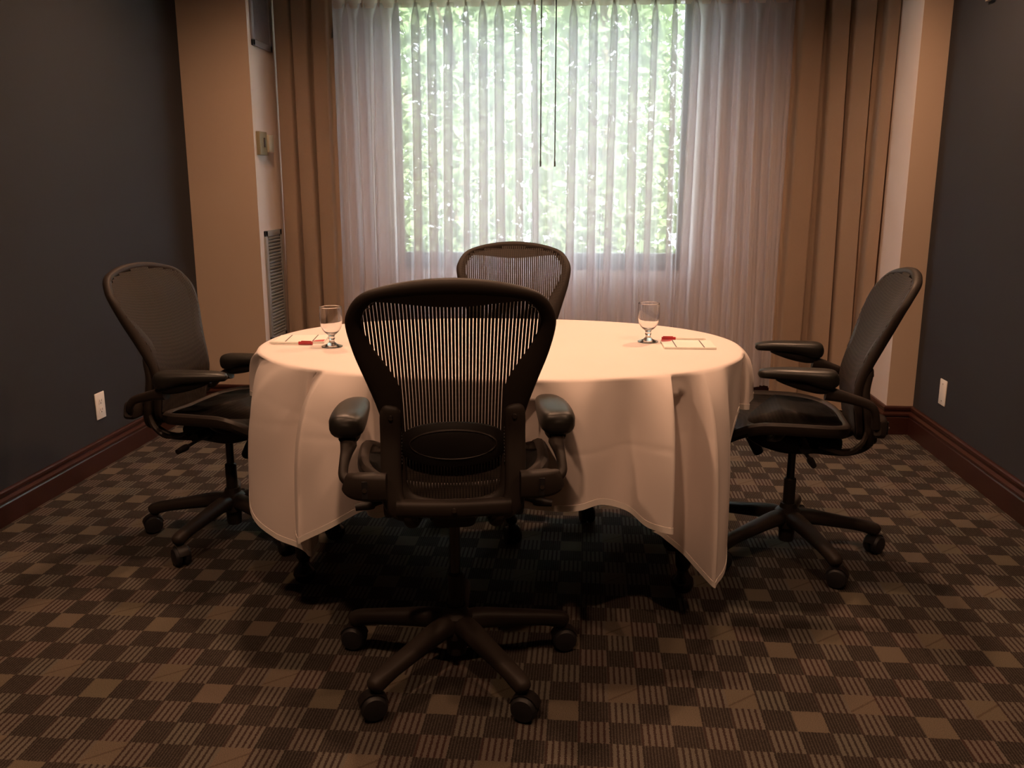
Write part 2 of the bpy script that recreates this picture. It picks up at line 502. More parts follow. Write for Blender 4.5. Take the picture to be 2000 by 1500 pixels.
# ------------------------------------------------------------------ curtains
def drape(name, xs, y_fn, z0, z1, m, label, amp, cat_, valleys):
    """valleys: list of x positions of the deep folds; soft rolls stand between them"""
    x0, x1 = xs
    pts = [x0] + valleys + [x1]
    bm = bmesh.new(); NZ = 24
    rings = []
    for iz in range(NZ + 1):
        v = iz / NZ; z = z0 + (z1 - z0) * v
        row = []
        for k in range(len(pts) - 1):
            a, b = pts[k], pts[k + 1]
            n = 22
            for j in range(n):
                s = j / n
                x = a + (b - a) * s
                # flat-topped roll with tight valleys
                e_ = min(1, max(0, (abs(2 * s - 1) - .54) / .24)); q = (1 - e_ * e_ * (3 - 2 * e_)) * (.86 + .14 * math.sin(PI * s))
                wob = .012 * math.sin(7 * x + 2.2 * v + k) * (1 - v)
                # valleys lean a little with height
                row.append((x + .010 * math.sin(2.1 * v + k * 1.7) - .011 * math.cos(PI * s) * q, y_fn(x) - amp * q * (1 - .25 * v) * (0.8 + .2 * math.sin(k * 2.3)) + wob, z))
        row.append((x1, y_fn(x1), z))
        rings.append(row)
    loft(bm, rings, closed=False)
    bmesh.ops.solidify(bm, geom=bm.faces[:], thickness=.004)
    o = obj(name, bm, m, None, True, 80)
    tag(o, label, cat_)
    return o
drape('drape', (-1.782, -1.44), lambda x: 5.22, .012, 2.44, 'drape', 'heavy beige drape gathered at the left of the window', .11, 'curtain', [-1.665, -1.555])
drape('drape', (1.075, 1.515), lambda x: 5.22 - .28 * max(0, (x - 1.2) / .3) ** 1.5, .012, 2.44, 'drape', 'heavy beige drape gathered at the right of the window', .12, 'curtain', [1.245, 1.35, 1.462])

def sheer(name, x0, x1, pleats, label, y=5.265, z0=.07, seed=1):
    rnd = random.Random(seed)
    t = empty(name, ((x0 + x1) / 2, y, z0)); tag(t, label, 'curtain')
    ox, oy, oz = -(x0 + x1) / 2, -y, -z0
    zt = 2.225
    P = sorted(pleats)
    dat = [(p, rnd.uniform(-.020, .020), rnd.uniform(.020, .040), rnd.uniform(0, 6.28)) for p in P]
    edges = [x0] + P + [x1]
    bm = bmesh.new(); rings = []
    levels = [0, .04, .1, .17, .25, .34, .43, .52, .61, .7, .78, .85, .90, .935, .955, .97, .98, .988, .994, 1.0]
    for v in levels:
        z = z0 + (zt - z0) * v
        tv = 1 - v
        # width of the folded-over strip: pinched at the tape, swells just below, then settles
        def hw(base): 
            d = (zt - z)
            return .004 + (base * .5 + .002) * min(1, (d / .10)) ** .7 if d < .5 else base * .5 + .006
        row = []
        prev = None
        for k in range(len(edges)):
            if 0 < k < len(edges) - 1:
                p, drift, wd, ph = dat[k - 1]
                xc = p + drift * tv ** 1.2 + .006 * math.sin(ph + 3 * v)
                h = hw(wd)
            else:
                p = edges[k]; xc = p; h = 0; wd = .02; ph = k
            if prev is not None:
                pe, pph = prev
                a, b = pe, xc - h
                n = 8
                for j in range(1, n):
                    s = j / n
                    amp = .016 * math.sin(PI * s) + .011 * math.sin(2 * PI * s + pph) * tv * math.sin(PI * s) + .008 * math.sin(5 * PI * s + pph * 2) * tv * math.sin(PI * s)
                    row.append((a + (b - a) * s, y + amp, z))
            if 0 < k < len(edges) - 1:
                f = min(1, (zt - z) / .08) * .012 + .004
                # z-fold: forward, back, forward
                row += [(xc - h, y, z), (xc - h * .2, y - f * .7, z), (xc + h, y - f, z), (xc + h * 1.05, y - f * 1.3, z), (xc + h * .3, y - f * 1.7, z),
                        (xc - h * .95, y - f * 2.2, z), (xc - h, y - f * 2.6, z), (xc - h * .4, y - f * 2.7, z), (xc + h, y - f * .9, z)]
                prev = (xc + h, ph)
            else:
                row.append((xc, y, z)); prev = (xc, ph)
        rings.append([(px + ox, py + oy, pz + oz) for px, py, pz in row])
    loft(bm, rings, closed=False)
    obj('sheer_panel', bm, 'sheer', t, True, 180)
    # header tape standing above the pinch
    bm = bmesh.new(); rings = []
    for z, pin in ((2.2, .1), (zt, 0.0), (zt + .05, .5), (zt + .13, 1.0)):
        row = []
        for k in range(len(edges)):
            e = edges[k]
            if 0 < k < len(edges) - 1:
                h = .005 + .012 * pin
                row += [(e - h, y + .004, z), (e - h * .7, y - .012 - .012 * pin, z), (e + h * .7, y - .012 - .012 * pin, z), (e + h, y + .004, z)]
            else: row.append((e, y + .004, z))
            if k < len(edges) - 1:
                b = edges[k + 1]
                row += [(e + (b - e) * s, y + .004 + .008 * math.sin(PI * s), z) for s in (.3, .5, .7)]
        rings.append([(px + ox, py + oy, pz + oz) for px, py, pz in row])
    loft(bm, rings, closed=False)
    obj('header_tape', bm, 'header', t, True, 60)
    return t
LP = [-1.458, -1.372, -1.279, -1.185, -1.09, -0.982, -0.891, -0.794, -0.698, -0.605, -0.504, -0.406, -0.314]
RP = [-0.105, 0.005, 0.121, 0.234, 0.346, 0.458, 0.563, 0.68, 0.788, 0.882, 0.976, 1.082]
sheer('sheer_curtain', -1.56, -0.205, LP, 'white pinch-pleated sheer curtain covering the left half of the window', seed=3)
sheer('sheer_curtain', -0.235, 1.17, RP, 'white pinch-pleated sheer curtain covering the right half of the window', y=5.29, seed=5)

t = empty('curtain_track', (-.13, 5.25, 2.47)); tag(t, 'white curtain track fixed below the ceiling above the window', 'curtain track')
bm = bmesh.new()
box(bm, -1.62, 1.63, -.07, -.04, 0, .02, .003); box(bm, -1.62, 1.63, .02, .05, -.10, -.08, .003)
for x in (-1.5, -.5, .5, 1.5): box(bm, x - .01, x + .01, -.07, .15, .0, .012); box(bm, x - .01, x + .01, .03, .15, -.095, -.085)
obj('rail', bm, 'plate', t)
for x, lab in ((-.272, 'thin grey curtain wand hanging before the window, the left one of the pair'), (-.192, 'thin grey curtain wand hanging before the window, the right one of the pair')):
    bm = bmesh.new(); cyl(bm, (0, 0, 0), (0, 0, 1.03), .0035, n=10); cyl(bm, (0, 0, 1.03), (0, .05, 1.05), .0025, n=8)
    cyl(bm, (0, 0, 0), (0, 0, .03), .005, n=10)
    o = obj('curtain_wand', bm, 'rod'); o.location = (x, 5.19, 1.335); tag(o, lab, 'curtain wand', 'curtain wands')

# ------------------------------------------------------------------ table
CX, CY, TA, TB, TN = -.270, 2.772, .748, .532, 2.25
def outline(deg, a=TA, b=TB):
    c, s = math.cos(R(deg)), math.sin(R(deg))
    return CX + a * math.copysign(abs(c) ** (2 / TN), c), CY + b * math.copysign(abs(s) ** (2 / TN), s)
tb = empty('oval_table', (CX, CY, 0)); tag(tb, 'oval dark wooden table hidden under a white tablecloth', 'table')
bm = bmesh.new()
rings = []
for z, d in ((.700, .012), (.704, .006), (.742, .006), (.745, .010)):
    rings.append([(outline(a * 4, TA - d, TB - d)[0] - CX, outline(a * 4, TA - d, TB - d)[1] - CY, z) for a in range(90)])
loft(bm, rings); obj('tabletop', bm, 'wood_dark', tb)
bm = bmesh.new(); box(bm, -.55, .55, -.20, .20, .64, .699, .003); obj('apron', bm, 'wood_dark', tb)
LEG = [(.0, .0), (.022, .0), (.030, .008), (.036, .025), (.033, .042), (.020, .056), (.016, .070), (.024, .085), (.026, .12), (.030, .3), (.036, .5), (.040, .60), (.040, .66), (0, .66)]
for x, y in ((-.615, -.165), (.585, -.135), (-.615, .19), (.585, .19)):
    bm = bmesh.new(); lathe(bm, LEG, 28, (x, y, 0)); obj('leg', bm, 'wood_dark', tb)

HEM = [(201.0,-1.07,2.72,0.582),(209.2,-1.01,2.64,0.592),(214.5,-0.99,2.54,0.582),(220.8,-0.982,2.47,0.443),(225.0,-0.972,2.42,0.302),(228.5,-0.89,2.37,0.248),
(231.2,-.806,2.36,.216),(232.2,-0.779,2.345,0.203),(232.9,-.772,2.355,.206),(234.6,-0.768,2.40,0.215),(235.8,-0.80,2.46,0.24),(237.0,-.815,2.36,.265),(238.0,-0.779,2.255,0.281),(239.3,-.760,2.245,.292),(243.0,-0.687,2.23,0.333),(248.3,-0.593,2.245,0.383),
(250.5,-0.58,2.28,0.355),(252.8,-0.547,2.31,0.346),(258,-.46,2.38,.37),(264,-.34,2.41,.385),(270,-.24,2.40,.38),(274.8,-0.198,2.37,0.366),(280.2,-0.086,2.26,0.395),
(287.2,-0.011,2.21,0.417),(292.5,0.056,2.26,0.417),(297.2,0.124,2.305,0.381),(302.0,0.174,2.27,0.352),(308.2,0.232,2.225,0.352),(309.0,.226,2.27,.345),(309.7,0.196,2.37,0.301),
(310.6,0.225,2.41,0.27),(313.5,0.285,2.40,0.225),(316.0,.320,2.36,.198),(319.0,.350,2.314,.178),(319.8,0.363,2.308,0.167),(320.7,.369,2.318,.172),(327.0,0.401,2.37,0.217),(330.8,0.401,2.47,0.388),(336.5,0.416,2.53,0.492),
(344.0,0.445,2.58,0.585),(347,.450,2.62,.584),(348.5,.41,2.66,.583),(351,.44,2.68,.582),(353.6,0.492,2.67,0.581),(359.2,0.494,2.73,0.578),(365.0,0.528,2.8,0.59),(376,.51,2.92,.58),(384,.44,3.02,.55),(398,.42,3.20,.28),(410,.25,3.28,.20),(422,.12,3.32,.16),
(430,.03,3.10,.17),(440,-.12,2.985,.17),(450,-.26,2.98,.17),(460,-.42,2.985,.17),(472,-.58,3.10,.17),(486,-.72,3.34,.17),(500,-.92,3.28,.20),(512,-.96,3.14,.38),(526,-1.05,3.0,.58),(545,-1.06,2.86,.58)]  # unseen rear hem shaped extra low to block window daylight under the table
def build_cloth():
    ring = cat(HEM + [(561.0,) + HEM[0][1:]], 7)          # open spline, last = first + 360
    ring = ring[:-1]
    n = len(ring)
    o = empty('tablecloth', (CX, CY, .745)); tag(o, 'white tablecloth draped over the oval table with pointed hanging corners', 'tablecloth')
    def crease(x, z):
        iron = .0013 * math.exp(-((z - .575 - .010 * math.sin(5 * x)) / .006) ** 2) + .0012 * math.exp(-((z - .47 + .45 * (x - 1.9)) / .006) ** 2)
        return iron + .0015 * math.sin(40 * x + 13 * z) + .0012 * math.sin(23 * z - 31 * x)
    rows = []
    for v in [0, .015, .04, .07] + [.10 + .90 * q_ / 44 for q_ in range(45)]:
        row = []
        g = 1 - math.exp(-4.6 * v); g /= (1 - math.exp(-4.6))
        for d, hx, hy, hz in ring:
            ox, oy = outline(d)
            # shoulder of the cloth rolls over the table edge
            z = .7505 - (.7505 - hz) * v
            r = min(1, v / .03)
            gg = v ** 2.2 if 255 < d < 276 else (1 - (1 - min(1, v * 4)) ** 2 if 424 < d < 480 else g)
            x = ox + (hx - ox) * gg; y = oy + (hy - oy) * gg
            if z > .692:            # the table board holds the cloth out
                F = (abs(x - CX) / (TA - .004)) ** TN + (abs(y - CY) / (TB - .004)) ** TN
                if F < 1:
                    f_ = F ** (-1 / TN); x = CX + (x - CX) * f_; y = CY + (y - CY) * f_
            k = crease(x + y, z) * min(1, v * 4)
            row.append((x - CX, y - CY + k, z - .745))
        rows.append(row)
    bm = bmesh.new()
    V = [[bm.verts.new(p) for p in r] for r in rows]
    for a, b in zip(V, V[1:]):
        for i in range(n): bm.faces.new((a[i], a[(i + 1) % n], b[(i + 1) % n], b[i]))
    # top surface
    prev = V[0]
    for sc, z in ((.985, .0085), (.95, .0095), (.8, .0097), (.5, .0097)):
        cur = []
        for i in range(n):
            x, y = outline(ring[i][0], TA * sc if sc < .9 else TA - (1 - sc) * .6, TB * sc if sc < .9 else TB - (1 - sc) * .6)
            cur.append(bm.verts.new((x - CX, y - CY, z)))
        for i in range(n): bm.faces.new((prev[i], prev[(i + 1) % n], cur[(i + 1) % n], cur[i]))
        prev = cur
    c = bm.verts.new((0, 0, .0097))
    for i in range(n): bm.faces.new((prev[i], prev[(i + 1) % n], c))
    ob = obj('cloth', bm, 'linen', o, True, 180)
    md = ob.modifiers.new('solid', 'SOLIDIFY'); md.thickness = .0012; md.offset = 1
    # stitched hem band
    bm = bmesh.new(); A = rows[-1]; B = rows[-2]
    def off(i, f):
        a = Vector(A[i]); b = Vector(B[i]); d = (b - a).normalized() * f
        tn = (Vector(A[(i + 1) % n]) - Vector(A[i - 1])).normalized()
        nn = tn.cross(Vector((0, 0, 1))); 
        return a + d, nn.normalized() if nn.length > 1e-5 else Vector((0, 0, 0))
    lo = []; hi = []; li = []; hi2 = []
    for i in range(n):
        p0, nn = off(i, -.001); p1, _ = off(i, .016)
        lo.append(p0 + nn * .0022); hi.append(p1 + nn * .0022); hi2.append(p1 - nn * .0022); li.append(p0 - nn * .0022)
    L = [[bm.verts.new(p) for p in r] for r in (hi, lo, li, hi2)]
    for a, b in zip(L, L[1:] + [L[0]]):
        for i in range(n): bm.faces.new((a[i], a[(i + 1) % n], b[(i + 1) % n], b[i]))
    obj('hem', bm, 'linen_hem', o, True, 60)
build_cloth()
ZT = .7565

# ------------------------------------------------------------------ things on the table
GO = [(.009, .015), (.0078, .021), (.0100, .026), (.0088, .031), (.011, .037), (.021, .046), (.0290, .058), (.0330, .074), (.0342, .092), (.0338, .110), (.0334, .1235)]
GI = [(.0326, .1235), (.0330, .110), (.0334, .092), (.0322, .0745), (.0280, .059), (.0195, .0475), (.009, .0425)]
GP = [(0, 0), (.030, 0), (.0325, .0012), (.0322, .0030), (.026, .0052), (.016, .0090)] + cat(GO, 5) + [(.0330, .1240)] + cat(GI, 5) + [(0, .0415)]
for x, y, lab in ((-.776, 2.655, 'empty clear glass goblet on the left part of the table'), (.196, 2.822, 'empty clear glass goblet on the right part of the table')):
    bm = bmesh.new(); lathe(bm, GP, 48)
    bmesh.ops.remove_doubles(bm, verts=bm.verts, dist=1e-4)
    o = obj('goblet', bm, 'glass', None, True, 50); o.location = (x, y, ZT); tag(o, lab, 'glass', 'water goblets')

M['paper'] = mat('notepad_paper', (0.88, 0.86, 0.80), 0.7)
M['ink'] = mat('notepad_bar_ink', (0.10, 0.06, 0.06), 0.6)
M['red_ink'] = mat('notepad_red_print', (0.55, 0.08, 0.09), 0.6)
M['red_plastic'] = mat('red_pen_plastic', (0.42, 0.02, 0.03), 0.3)
M['pen_white'] = mat('white_pen_plastic', (0.85, 0.83, 0.76), 0.35)
def notepad(x, y, rz, lab):
    t = empty('notepad', (x, y, ZT), rz); tag(t, lab, 'notepad', 'notepads')
    bm = bmesh.new(); box(bm, -.078, .078, -.064, .064, 0, .006, .0006); obj('paper_block', bm, 'paper', t)
    for xx in (-.042, .042):
        bm = bmesh.new(); box(bm, xx - .0017, xx + .0017, -.063, .060, .006, .0063); obj('printed_bar', bm, 'ink', t)
    bm = bmesh.new()
    vs = [bm.verts.new(p) for p in ((-.077, .063, .0064), (-.077, .030, .0064), (-.050, .040, .0064), (-.040, .063, .0064))]
    f = bm.faces.new(vs); r = bmesh.ops.extrude_face_region(bm, geom=[f]); bmesh.ops.translate(bm, vec=(0, 0, -.0003), verts=[v for v in r['geom'] if isinstance(v, bmesh.types.BMVert)])
    obj('corner_print', bm, 'red_ink', t, False)
notepad(.315, 2.768, R(1), 'white notepad with two dark bars and a red corner, right of the right goblet')
notepad(-.905, 2.765, R(188), 'white notepad with two dark bars and a red corner, left of the left goblet')
def pen(x, y, rz, lab):
    t = empty('pen', (x, y, ZT), rz); tag(t, lab, 'pen', 'pens')
    bm = bmesh.new(); cyl(bm, (-.028, 0, .0052), (.060, 0, .0052), .0042, n=16); cyl(bm, (.060, 0, .0052), (.070, 0, .0048), .0042, .0012, n=16); obj('barrel', bm, 'pen_white', t)
    bm = bmesh.new(); cyl(bm, (-.070, 0, .0052), (-.026, 0, .0052), .0052, n=16); box(bm, -.066, -.034, -.0015, .0015, .010, .0125, .0005); box(bm, -.066, -.062, -.0015, .0015, .005, .012); obj('cap', bm, 'red_plastic', t)
pen(.312, 2.862, R(0), 'white pen with a red cap lying behind the right notepad')
pen(-.915, 2.682, R(179), 'white pen with a red cap lying before the left notepad')

# ------------------------------------------------------------------ office chairs
HALF = [(0, 1.060, 0, 1.026), (.083, 1.054, .080, 1.022), (.158, 1.037, .148, 1.012), (.196, 1.017, .172, .998), (.219, .983, .186, .975), (.225, .949, .189, .950),
        (.213, .888, .174, .905), (.193, .827, .145, .858), (.173, .765, .117, .800), (.160, .71, .111, .73), (.153, .65, .110, .66), (.148, .58, .108, .59),
        (.135, .535, .100, .558), (.10, .512, .075, .543), (.05, .505, .04, .538), (0, .505, 0, .538)]
YB_ = [(.40, -.205), (.47, -.200), (.55, -.190), (.68, -.170), (.76, -.188), (.85, -.225), (.95, -.270), (1.06, -.335), (1.2, -.42)]
def yb(z):
    for (a, ya), (b, yb_) in zip(YB_, YB_[1:]):
        if z <= b:
            t = (z - a) / (b - a); t = max(0, t); return ya + (yb_ - ya) * t
    return YB_[-1][1]
def ysm(z): return (yb(z - .03) + yb(z) * 2 + yb(z + .03)) / 4
DZ = .07         # profile was taken from the near chair, which stands this much higher

def office_chair(loc, heading, lift, base_rot, arm, caster_rot, label, cyl_extra=0.0, arm_turn=(0, 0), arm_in=(0, 0), arm_fwd=(0, 0), arm_up=(0, 0)):
    t = empty('office_chair', (loc[0], loc[1], 0), R(heading))
    tag(t, label, 'chair', 'office chairs around the table')
    dz = lift - DZ
    Z = lambda z: z + dz
    # ---- five-star base
    bm = bmesh.new()
    lathe(bm, [(0, .040), (.024, .040), (.026, .046), (.027, .085), (.046, .095), (.050, .115), (.044, .150), (.030, .160), (.026, .176), (0, .176)], 28)
    obj('base_hub', bm, 'graphite', t)
    for k in range(5):
        a = R(base_rot + 72 * k)      # from +y, counter-clockwise
        dx, dy = -math.sin(a), math.cos(a)
        bm = bmesh.new()
        P = lambda r, z, w, h: (dx * r, dy * r, z, w, h)
        sweep(bm, [P(.02, .126, .060, .056), P(.07, .128, .056, .052), P(.16, .115, .050, .044), P(.24, .102, .045, .040), P(.285, .091, .043, .044), P(.302, .083, .038, .040), P(.309, .078, .018, .020)], .05, .04, n=14, k=4, power=2.5)
        cyl(bm, (dx * .292, dy * .292, .094), (dx * .292, dy * .292, .066), .014, .011, n=16)
        lg = obj('base_leg', bm, 'graphite', t)
        # caster: two wheels under a hood, swivelled
        ca = a + R(caster_rot[k % len(caster_rot)])
        bm = bmesh.new()
        cx_, cy_ = dx * .292, dy * .292
        ax = Vector((math.cos(ca), math.sin(ca), 0)); fw = Vector((-math.sin(ca), math.cos(ca), 0))
        c = Vector((cx_, cy_, .033)) + fw * .010
        for s in (-1, 1):
            m0 = c + ax * s * .0035
            prof = [(.0, 0), (.028, 0), (.032, .003), (.033, .009), (.0315, .016), (.027, .022), (.018, .0235), (0, .0245)]
            q = (ax * s).to_track_quat('Z', 'Y').to_matrix().to_4x4(); q.translation = m0
            lathe(bm, prof, 24, (0, 0, 0), q)
        obj('caster_wheels', bm, 'rubber', lg)
        bm = bmesh.new()
        rings = []
        for i in range(9):
            th = R(15 + 150 * i / 8)
            rr = []
            for s, w in ((-1, .030), (1, .030)):
                for rad in ((.0338, .0365) if s < 0 else (.0365, .0338)):
                    rr.append(c + ax * s * w * .55 + fw * (-rad * math.cos(th)) + Vector((0, 0, rad * math.sin(th))))
            rings.append(rr)
        loft(bm, rings); obj('caster_hood', bm, 'black', lg)
    # ---- column
    bm = bmesh.new(); cyl(bm, (0, 0, .165), (0, 0, .262), .0195, .0205, 24); cyl(bm, (0, 0, .262), (0, 0, .267), .0205, .016, 24); obj('column_sleeve', bm, 'graphite', t)
    bm = bmesh.new(); cyl(bm, (0, 0, .26), (0, 0, Z(.47)), .0135, .0135, 20); obj('gas_cylinder', bm, 'steel', t)
    # ---- tilt mechanism
    bm = bmesh.new()
    sweep(bm, [(0, -.15, Z(.47), .10, .045), (0, -.08, Z(.475), .13, .065), (0, .02, Z(.475), .15, .075), (0, .10, Z(.485), .13, .06), (0, .15, Z(.495), .09, .03)], .1, .06, n=16, power=4)
    cyl(bm, (-.17, -.02, Z(.49)), (.17, -.02, Z(.49)), .016, n=18)
    for s in (-1, 1): sweep(bm, [(s * .07, .08, Z(.495)), (s * .15, .07, Z(.52)), (s * .19, .06, Z(.55))], .035, .022, n=10)
    tm = obj('tilt_mechanism', bm, 'black', t)
    bm = bmesh.new(); q = Matrix.Translation((.06 * 1, .13, Z(.455))) @ Matrix.Rotation(R(-28), 4, 'X')
    lathe(bm, [(0, -.060), (.014, -.060), (.018, -.055), (.019, -.02), (.018, .02), (.012, .03), (0, .03)], 20, (0, 0, 0), q); obj('tension_knob', bm, 'black', tm)
    for s in (-1, 1):
        bm = bmesh.new()
        sweep(bm, [(s * .11, -.01, Z(.485), .012, .012), (s * .19, -.028, Z(.470), .012, .012), (s * .205, -.031, Z(.467), .024, .024), (s * .245, -.036, Z(.462), .018, .018)], .01, .01, n=12, power=2, k=4)
        obj('tilt_lever', bm, 'black', tm)
    # ---- seat
    def seat_pt(a, r):
        c, s = math.cos(a), math.sin(a)
        p = 3.2
        x = math.copysign(abs(c) ** (2 / p), c) * .232 * r * (1 + .06 * math.copysign(min(1, abs(s)), s))
        y = .045 + math.copysign(abs(s) ** (2 / p), s) * .205 * r
        z = .545 + .040 * (abs(x) / .232) ** 2.2
        if y > .10: z -= .050 * ((y - .10) / .15) ** 2
        if y < -.06: z += .010 * ((-.06 - y) / .1) ** 2
        return x, y, Z(z)
    bm = bmesh.new(); NA = 64; rings = []
    prof = [(1.0, .004), (1.035, -.006), (1.04, -.022), (1.0, -.034), (.93, -.030), (.90, -.010), (.92, .003), (.96, .007)]
    for i in range(NA):
        a = 2 * PI * i / NA; ring = []
        for r, d in prof:
            x, y, z = seat_pt(a, r); ring.append((x, y, z + d))
        rings.append(ring)
    loft(bm, rings, loop=True); obj('seat_frame', bm, 'graphite', t)
    bm = bmesh.new(); rings = []
    for r in (.94, .85, .7, .5, .3, .1):
        ring = []
        for i in range(NA):
            x, y, z = seat_pt(2 * PI * i / NA, r); ring.append((x, y, z + .001 - .004 * (1 - r)))
        rings.append(ring)
    loft(bm, rings); bmesh.ops.solidify(bm, geom=bm.faces[:], thickness=.0015); obj('seat_mesh', bm, 'mesh', t, True, 180)
    # ---- back frame
    full = HALF + [(-a, b, -c, d) for a, b, c, d in HALF[-2:0:-1]]
    sm = cat(full, 5, closed=True)
    def ycurve(x, z): return ysm(z) + .35 * x * x
    bm = bmesh.new(); rings = []
    for xo, zo, xi, zi in sm:
        th = .030 if zo > .62 else .024
        w = Vector((xo - xi, 0, zo - zi))
        cxm, czm = (xo + xi) / 2, (zo + zi) / 2
        ring = []
        for j in range(12):
            an = 2 * PI * j / 12
            c, s = math.cos(an), math.sin(an)
            cc = math.copysign(abs(c) ** .7, c); ss = math.copysign(abs(s) ** .8, s)
            x = cxm + w.x * .5 * cc; z = czm + w.z * .5 * cc
            # rounder at the outside, thin lip at the inside
            hh = th / 2 * ss * (1.0 if cc > 0 else (1 - .45 * abs(cc)))
            ring.append((x, ycurve(cxm, czm) + hh - .002, Z(z)))
        rings.append(ring)
    loft(bm, rings, loop=True); bf = obj('back_frame', bm, 'graphite', t, True, 60)
    # solid lip at the top of the mesh
    def wave(x):
        u = abs(x) / .17
        return .996 + .012 * (1 - math.cos(PI * min(1, u))) / 2 * 1.0 - .0 * u
    bm = bmesh.new(); rings = []
    for i in range(41):
        x = -.176 + .352 * i / 40
        zt_ = 1.030 - .012 * (abs(x) / .15) ** 2.5 - (.02 if abs(x) > .165 else 0)
        zb_ = min(wave(x), zt_ - .002)
        rings.append([(x, ycurve(x, zt_) - .006, Z(zt_)), (x, ycurve(x, zt_) + .003, Z(zt_)), (x, ycurve(x, zb_) + .003, Z(zb_)), (x, ycurve(x, zb_) - .006, Z(zb_))])
    loft(bm, rings); obj('top_band', bm, 'band', t, True, 50)
    # mesh ribbons
    inn = [(c + (a - c) * .55, d + (b - d) * .55) for a, b, c, d in sm]
    def half_w(z):
        best = 0
        for (x0, z0), (x1, z1) in zip(inn, inn[1:] + inn[:1]):
            if (z0 - z) * (z1 - z) <= 0 and z0 != z1:
                x = x0 + (x1 - x0) * (z - z0) / (z1 - z0); best = max(best, abs(x))
        return best
    zs = [.524 + (1.043 - .524) * i / 60 for i in range(61)]
    hw = [half_w(z) for z in zs]
    bm = bmesh.new()
    NS = 54
    for k in range(NS):
        xt = -.211 + .422 * (k + .5) / NS
        run = []
        for z, h in zip(zs, hw):
            x = xt * (1 - .10 * (1.0 - z) / .5)
            if abs(x) < h: run.append((x, z))
        if len(run) < 2: continue
        rings = []
        hwid = .00290
        for x, z in run:
            y = ycurve(x, z) + .0125
            rings.append([(x - hwid, y - .0007, Z(z)), (x + hwid, y - .0007, Z(z)), (x + hwid, y + .0007, Z(z)), (x - hwid, y + .0007, Z(z))])
        loft(bm, rings)
    obj('back_mesh', bm, 'mesh', t, False)
    # ---- lumbar pad
    bm = bmesh.new(); rings = []
    for i in range(25):
        x = -.140 + .280 * i / 24
        u = min(1, abs(x) / .112)
        hh = .020 + .030 * math.sqrt(max(0, 1 - u * u))
        y0 = ycurve(x, .665) - .010
        th = .004 + .013 * math.sqrt(max(0, 1 - u * u))
        rings.append([(x, y0 - th * .5, Z(.668 + hh)), (x, y0 - th, Z(.668 + hh * .6)), (x, y0 - th * 1.3, Z(.668)), (x, y0 - th, Z(.668 - hh * .7)), (x, y0 - th * .5, Z(.664 - hh)),
                      (x, y0 + .002, Z(.664 - hh)), (x, y0 + .003, Z(.668)), (x, y0 + .002, Z(.668 + hh))])
    loft(bm, rings); lp = obj('lumbar_pad', bm, 'black', t, True, 40)
    bm = bmesh.new(); rg = []
    for i in range(40):
        an = 2 * PI * i / 40; xx = .098 * math.cos(an); zz = .668 + .034 * math.sin(an)
        u = min(1, abs(xx) / .112); th = .004 + .013 * math.sqrt(1 - u * u); yy = ycurve(xx, .665) - .010 - th * (1.15 if abs(math.sin(an)) < .5 else .95)
        rg.append([(xx + .003 * math.cos(an), yy, Z(zz + .003 * math.sin(an))), (xx, yy - .003, Z(zz)), (xx - .003 * math.cos(an), yy, Z(zz - .003 * math.sin(an))), (xx, yy + .004, Z(zz))])
    loft(bm, rg, loop=True); obj('lumbar_rim', bm, 'graphite', lp)
    for s in (-1, 1):
        bm = bmesh.new(); ring = []
        for i in range(24):
            z = .620 + .0040 * i; d = .024 if i % 2 else .020
            y = ycurve(.12, z)
            ring.append([(s * .126 - .010, y - d, Z(z)), (s * .126 + .010, y - d, Z(z)), (s * .126 + .010, y - .008, Z(z)), (s * .126 - .010, y - .008, Z(z))])
        loft(bm, ring); obj('lumbar_ratchet', bm, 'black', lp, False)
    # ---- rear support: two uprights, crossbar, yoke arms
    bs = bmesh.new()
    for s in (-1, 1):
        sweep(bs, [(s * .139, ycurve(.14, .75) - .014, Z(.757), .030, .016), (s * .140, ycurve(.14, .74) - .020, Z(.745), .047, .022), (s * .141, ycurve(.14, .68) - .024, Z(.68), .048, .024), (s * .141, ycurve(.14, .6) - .028, Z(.60), .048, .026),
                   (s * .138, ycurve(.14, .54) - .028, Z(.545), .050, .028), (s * .118, ycurve(.12, .51) - .028, Z(.520), .048, .028), (s * .085, ycurve(.08, .51) - .028, Z(.520), .044, .026)], .047, .024, n=14, up=(0, 1, 0), power=3.4)
        # yoke from the crossbar down and forward beneath the seat
        sweep(bs, [(s * .110, -.212, Z(.540), .022, .028), (s * .106, -.224, Z(.510), .022, .026), (s * .100, -.205, Z(.485), .022, .026), (s * .096, -.160, Z(.468), .022, .028), (s * .090, -.10, Z(.466), .022, .032), (s * .085, -.02, Z(.472), .022, .034)], .02, .03, n=10, up=(1, 0, 0), power=3)
        sweep(bs, [(s * .150, -.205, Z(.56), .014, .022), (s * .152, -.190, Z(.515), .014, .022), (s * .152, -.140, Z(.482), .014, .022), (s * .150, -.06, Z(.500), .014, .022)], .014, .022, n=8, up=(1, 0, 0), power=3)
    sweep(bs, [(-.13, -.222, Z(.528), .036, .040), (0, -.226, Z(.524), .030, .040), (.13, -.222, Z(.528), .036, .040)], .03, .04, n=12, power=3)
    sup = obj('back_support', bs, 'graphite', t, True, 50)
    for x, z in ((-.139, .735), (.139, .735), (-.122, .516), (.122, .516), (0, .528)):
        bm = bmesh.new(); y = (ycurve(.14, z) - .034) if z > .6 else (-.250 if x == 0 else ycurve(.12, .51) - .042)
        y += .002
        cyl(bm, (x, y, Z(z)), (x, y - .003, Z(z)), .0062, .005, n=16); obj('screw', bm, 'screw', sup)
    # ---- arms
    ah = arm - .70
